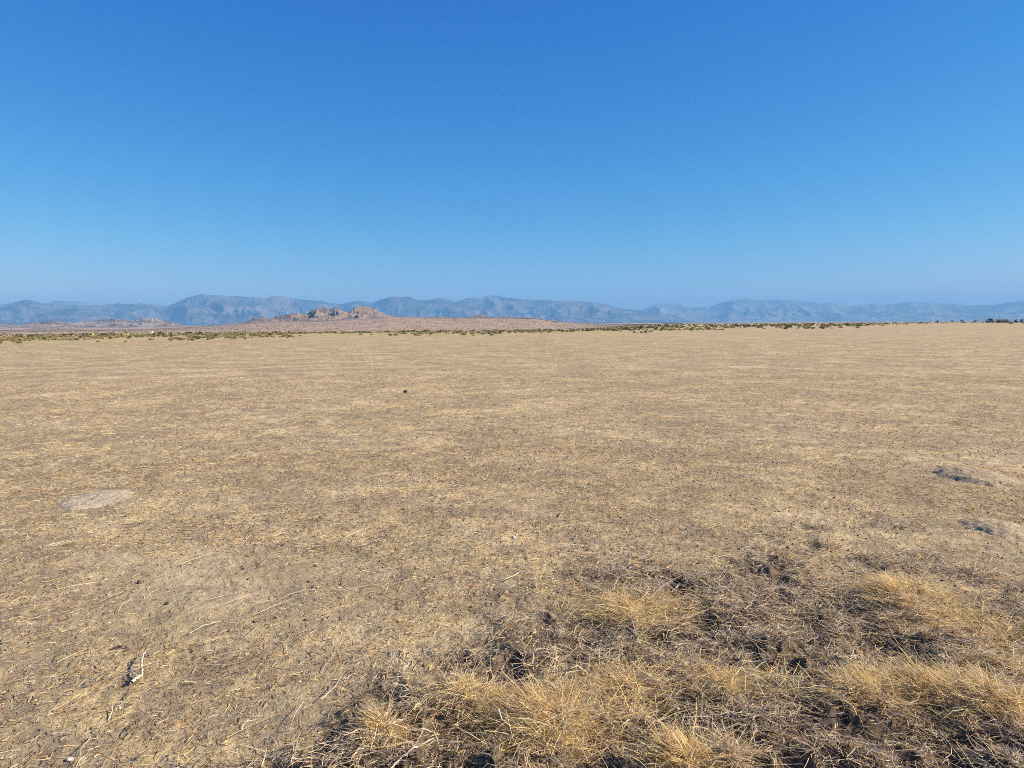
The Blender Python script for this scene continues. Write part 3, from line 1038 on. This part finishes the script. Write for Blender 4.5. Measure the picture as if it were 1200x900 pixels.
twig('twig', 'white forked twig propped up over its own shadow on the bare left ground', [
    ([(154.5, 801, .016), (160, 796, .022), (167, 792, .028)], .0075, .0058),
    ([(166.5, 792, .028), (166, 784, .032), (166, 775, .034), (167.5, 768, .03), (171, 763, .026)], .0054, .0026),
    ([(161, 795, .022), (157, 789.5, .026), (151, 785, .02)], .0036, .0020),
    ([(166.3, 776, .034), (163.5, 772, .03), (163, 768.5, .026)], .0026, .0015)])
twig('twig', 'short black stick lying above the white forked twig', [([(132, 759.5, .004), (137, 757.5, .006), (143, 756.5, .004)], .006, .004)], M_darkwood)
twig('twig', 'long pale forked twig lying across the litter right of centre', [
    ([(846, 775, .02), (866, 774, .05), (885, 773, .05), (904, 769.5, .07)], .0022, .0032),
    ([(904, 769.5, .07), (895, 772, .06), (888, 779, .04), (882, 787, .02)], .0034, .0022)])
twig('twig', 'pale crooked twig running from the small isolated tuft toward the right', [
    ([(450, 861, .06), (456, 854, .09), (464, 849, .10), (471, 843, .11)], .0034, .0018),
    ([(462, 853, .07), (480, 855, .06), (498, 858, .05), (510, 857, .04)], .0022, .0036),
    ([(508, 858, .04), (512, 864, .03), (516, 870, .02)], .0024, .0014)])
twig('twig', 'long pale stalk slanting up from the bottom frame edge below the small tuft', [
    ([(452, 904, .02), (468, 892, .03), (484, 884, .04), (500, 871, .05), (508, 864, .05)], .0042, .0022)])
twig('twig', 'thin pale straw stalk lying alone in the middle of the field', [([(579, 681, .006), (592, 679, .02), (602, 675, .02), (608, 671, .012)], .0038, .0026)])
twig('twig', 'short bright splinter slanting beside the low flattened grass patch', [([(788.5, 687.5, .01), (796, 683, .015)], .0062, .0054)])
twig('twig', 'short bright splinter lying level right of the slanting one', [([(801, 683, .012), (808, 682.2, .014), (815, 682.6, .01)], .0056, .0052)])
twig('twig', 'pale bent stem arching over the biggest grass clump', [([(660, 793, .10), (668, 787, .13), (676, 785, .13), (688, 784.5, .10)], .003, .002)])
twig('twig', 'pale stem hanging at the left side of the biggest grass clump', [([(583, 830, .12), (588, 839, .10), (596, 846, .07), (606, 852, .03)], .0034, .0024)])
twig('twig', 'pale stalk lying over the litter at the right, above the long grass ridge', [([(982, 782, .02), (992, 777, .03), (1004, 768, .05)], .003, .0018)])
twig('twig', 'pale dry stalk lying level near the bright low tuft', [([(800, 836, .03), (815, 834, .04), (832, 835, .03), (840, 838, .02)], .003, .003)])
twig('twig', 'thin pale straw lying on bare ground right of the white forked twig', [([(222, 742, .006), (236, 735, .012), (250, 731, .01), (258, 729, .005)], .0024, .0018)])


def stone(px, py, w, h, label, mat, name='stone', sd=1, cat='stone'):
    gx, gy = map(float, on_ground(px, py))
    g = np.random.default_rng(sd)
    nu, nv_ = 14, 9
    v = []
    for i in range(nv_):
        th = math.pi * (i + .02) / (nv_ - .96)
        for j in range(nu):
            ph = 2 * math.pi * j / nu
            k = .78 + .4 * float(vnoise(np.array(2 + 1.6 * math.cos(ph) * math.sin(th) + sd), np.array(2 + 1.6 * math.sin(ph) * math.sin(th) + 1.3 * math.cos(th)), sd))
            v.append((w * .5 * k * math.sin(th) * math.cos(ph), w * .4 * k * math.sin(th) * math.sin(ph), h * .5 * k * math.cos(th)))
    f = np.array([[i * nu + j, (i + 1) * nu + j, (i + 1) * nu + (j + 1) % nu, i * nu + (j + 1) % nu] for i in range(nv_ - 1) for j in range(nu)])
    o = mesh_np(name, np.array(v), f, mat, None, True)
    o.location = (gx, gy, float(ground_z(gx, gy)) + h * .3)
    o.rotation_euler = (0, 0, g.uniform(0, 6))
    return tag(o, label, cat)


stone(82, 893, .026, .016, 'white pebble near the bottom left corner', M_stone, sd=1)
stone(140.5, 831, .017, .012, 'small white pebble below the white forked twig', M_stone, sd=2)
stone(163, 683.5, .028, .026, 'round black clod with a thin shadow on the bare left ground', M_darkstone, 'clod', 3, 'clod')
stone(475, 460.5, .12, .08, 'lone black clod far out in the middle of the field', M_darkstone, 'clod', 4, 'clod')
stone(602, 629, .035, .02, 'white stone chip in the middle of the field', M_stone, sd=5)
stone(493, 516, .05, .04, 'black clod, left one of a pair in the middle field', M_darkstone, 'clod', 6, 'clod')
stone(505.5, 515, .05, .035, 'black clod, right one of a pair in the middle field', M_darkstone, 'clod', 7, 'clod')
stone(196, 707, .03, .016, 'grey-black clod right of the round black clod on bare ground', M_darkstone, 'clod', 8, 'clod')


def mound(px, py, wpx, depth, h, label, sd, mat=None):
    gx, gy = map(float, on_ground(px, py))
    w = wpx * math.hypot(gx, gy) / F
    nr, na = 34, 72
    rr = np.linspace(0, 1, nr)
    aa = np.linspace(0, 2 * math.pi, na, endpoint=False)
    A, Q = np.meshgrid(aa, rr)
    edge = 1 + .32 * (fbm(np.cos(A) * 4.2 + 5, np.sin(A) * 4.2 + 5, sd, 4, .65) - .5) * 2.6 * sstep(.55, 1, Q)
    x, y = np.cos(A) * Q * edge * w * .5, np.sin(A) * Q * edge * depth * .5
    prof = np.clip(1 - Q ** 2, 0, 1) ** 1.6
    gz = ground_z(gx + x, gy + y)
    skew = 1 + .5 * np.sin(A + 2.8) * Q * 0
    z = gz + h * prof * (.75 + .5 * fbm(x * 9 / w + 3, y * 9 / w + 3, sd + 3, 4)) + .014 * (fbm(x * 16, y * 16, sd + 9, 4) - .5) * (1 - Q ** 3) + .008 - .03 * sstep(.55, 1, Q)
    z0 = float(ground_z(gx, gy))
    v = np.stack([x.ravel(), y.ravel(), z.ravel() - z0], -1)
    f = np.array([[i * na + j, (i + 1) * na + j, (i + 1) * na + (j + 1) % na, i * na + (j + 1) % na] for i in range(nr - 1) for j in range(na)])
    o = mesh_np('dirt_mound', v, f, mat or M_dirt, None, True)
    o.location = (gx, gy, z0)
    return tag(o, label, 'dirt mound')


mound(113, 585, 82, 1.05, .018, 'flat pale sand patch bare of straw in the left middle field', 401)
mound(1140, 557, 84, 1.25, .065, 'pale dug-out dirt mound with a dark burrow at its left, right side of the field', 402, M_dulldirt)
mound(1168, 618, 74, .75, .04, 'lower brown dirt mound nearer the camera, below the pale dug-out mound', 403, M_dulldirt)
mound(490, 517, 84, 1.3, .02, 'low orange-tan dirt rise under the pair of black clods', 405, M_tandirt)


# ------------------------------------------------------------------ air, sky, sun
def haze():
    t = bpy.data.materials.new('haze_air')
    t.use_nodes = True
    nt = t.node_tree
    nt.nodes.remove(nt.nodes['Principled BSDF'])
    pv = nt.nodes.new('ShaderNodeVolumePrincipled')
    pv.inputs['Color'].default_value = (.245, .59, 1.0, 1)
    pv.inputs['Density'].default_value = 5.9e-5
    pv.inputs['Anisotropy'].default_value = 0.0
    for k in ('Density Attribute', 'Color Attribute', 'Temperature Attribute'):
        if k in pv.inputs: pv.inputs[k].default_value = ''
    nt.links.new(pv.outputs[0], nt.nodes['Material Output'].inputs['Volume'])
    v, f = box(-34500, 34500, -34500, 34500, -22, 1020)
    tag(mesh_np('haze', v, f, t), kind='stuff')


haze()
SUN_AZ, SUN_EL = R(95), R(32)
sd = Vector((math.sin(SUN_AZ) * math.cos(SUN_EL), math.cos(SUN_AZ) * math.cos(SUN_EL), math.sin(SUN_EL)))
sl = bpy.data.lights.new('sun', 'SUN')
sl.energy = 5.0
sl.angle = R(.53)
sl.color = (1.0, .905, .74)
so = bpy.data.objects.new('sun', sl)
so.rotation_euler = sd.to_track_quat('Z', 'Y').to_euler()
so.location = (0, 0, 30)
COL.objects.link(so)

SKY_GRADE = ((2.163, .96), (1.16, .69), (.587, .786))
w = bpy.data.worlds.new('World')
sc.world = w
w.use_nodes = True
nt = w.node_tree
bg = nt.nodes['Background']
sky = nt.nodes.new('ShaderNodeTexSky')
sky.sky_type = 'NISHITA'
sky.sun_disc = False
sky.sun_elevation = SUN_EL
sky.sun_rotation = SUN_AZ
sky.altitude = 800
sky.air_density = 1.0
sky.dust_density = .2
sky.ozone_density = 3.0
sep = nt.nodes.new('ShaderNodeSeparateColor')
com = nt.nodes.new('ShaderNodeCombineColor')
nt.links.new(sky.outputs[0], sep.inputs[0])
# a deep, dry desert blue: the sky texture graded channel by channel
for i, (p, k) in enumerate(SKY_GRADE):
    m1 = nt.nodes.new('ShaderNodeMath'); m1.operation = 'MULTIPLY'; m1.inputs[1].default_value = .138
    m2 = nt.nodes.new('ShaderNodeMath'); m2.operation = 'POWER'; m2.inputs[1].default_value = p
    m3 = nt.nodes.new('ShaderNodeMath'); m3.operation = 'MULTIPLY'; m3.inputs[1].default_value = k / .1516
    nt.links.new(sep.outputs[i], m1.inputs[0]); nt.links.new(m1.outputs[0], m2.inputs[0])
    nt.links.new(m2.outputs[0], m3.inputs[0]); nt.links.new(m3.outputs[0], com.inputs[i])
nt.links.new(com.outputs[0], bg.inputs[0])
bg.inputs[1].default_value = .10

vs = sc.view_settings
sc.display_settings.display_device = 'sRGB'
vs.view_transform = 'Standard'
vs.look = 'None'
vs.gamma = 1
vs.use_curve_mapping = False
vs.exposure = .8
cy = sc.cycles
cy.max_bounces = 4
cy.diffuse_bounces = 2
cy.volume_bounces = 0
cy.transparent_max_bounces = 8
cy.use_adaptive_sampling = False
cy.use_denoising = False
cy.filter_width = .9
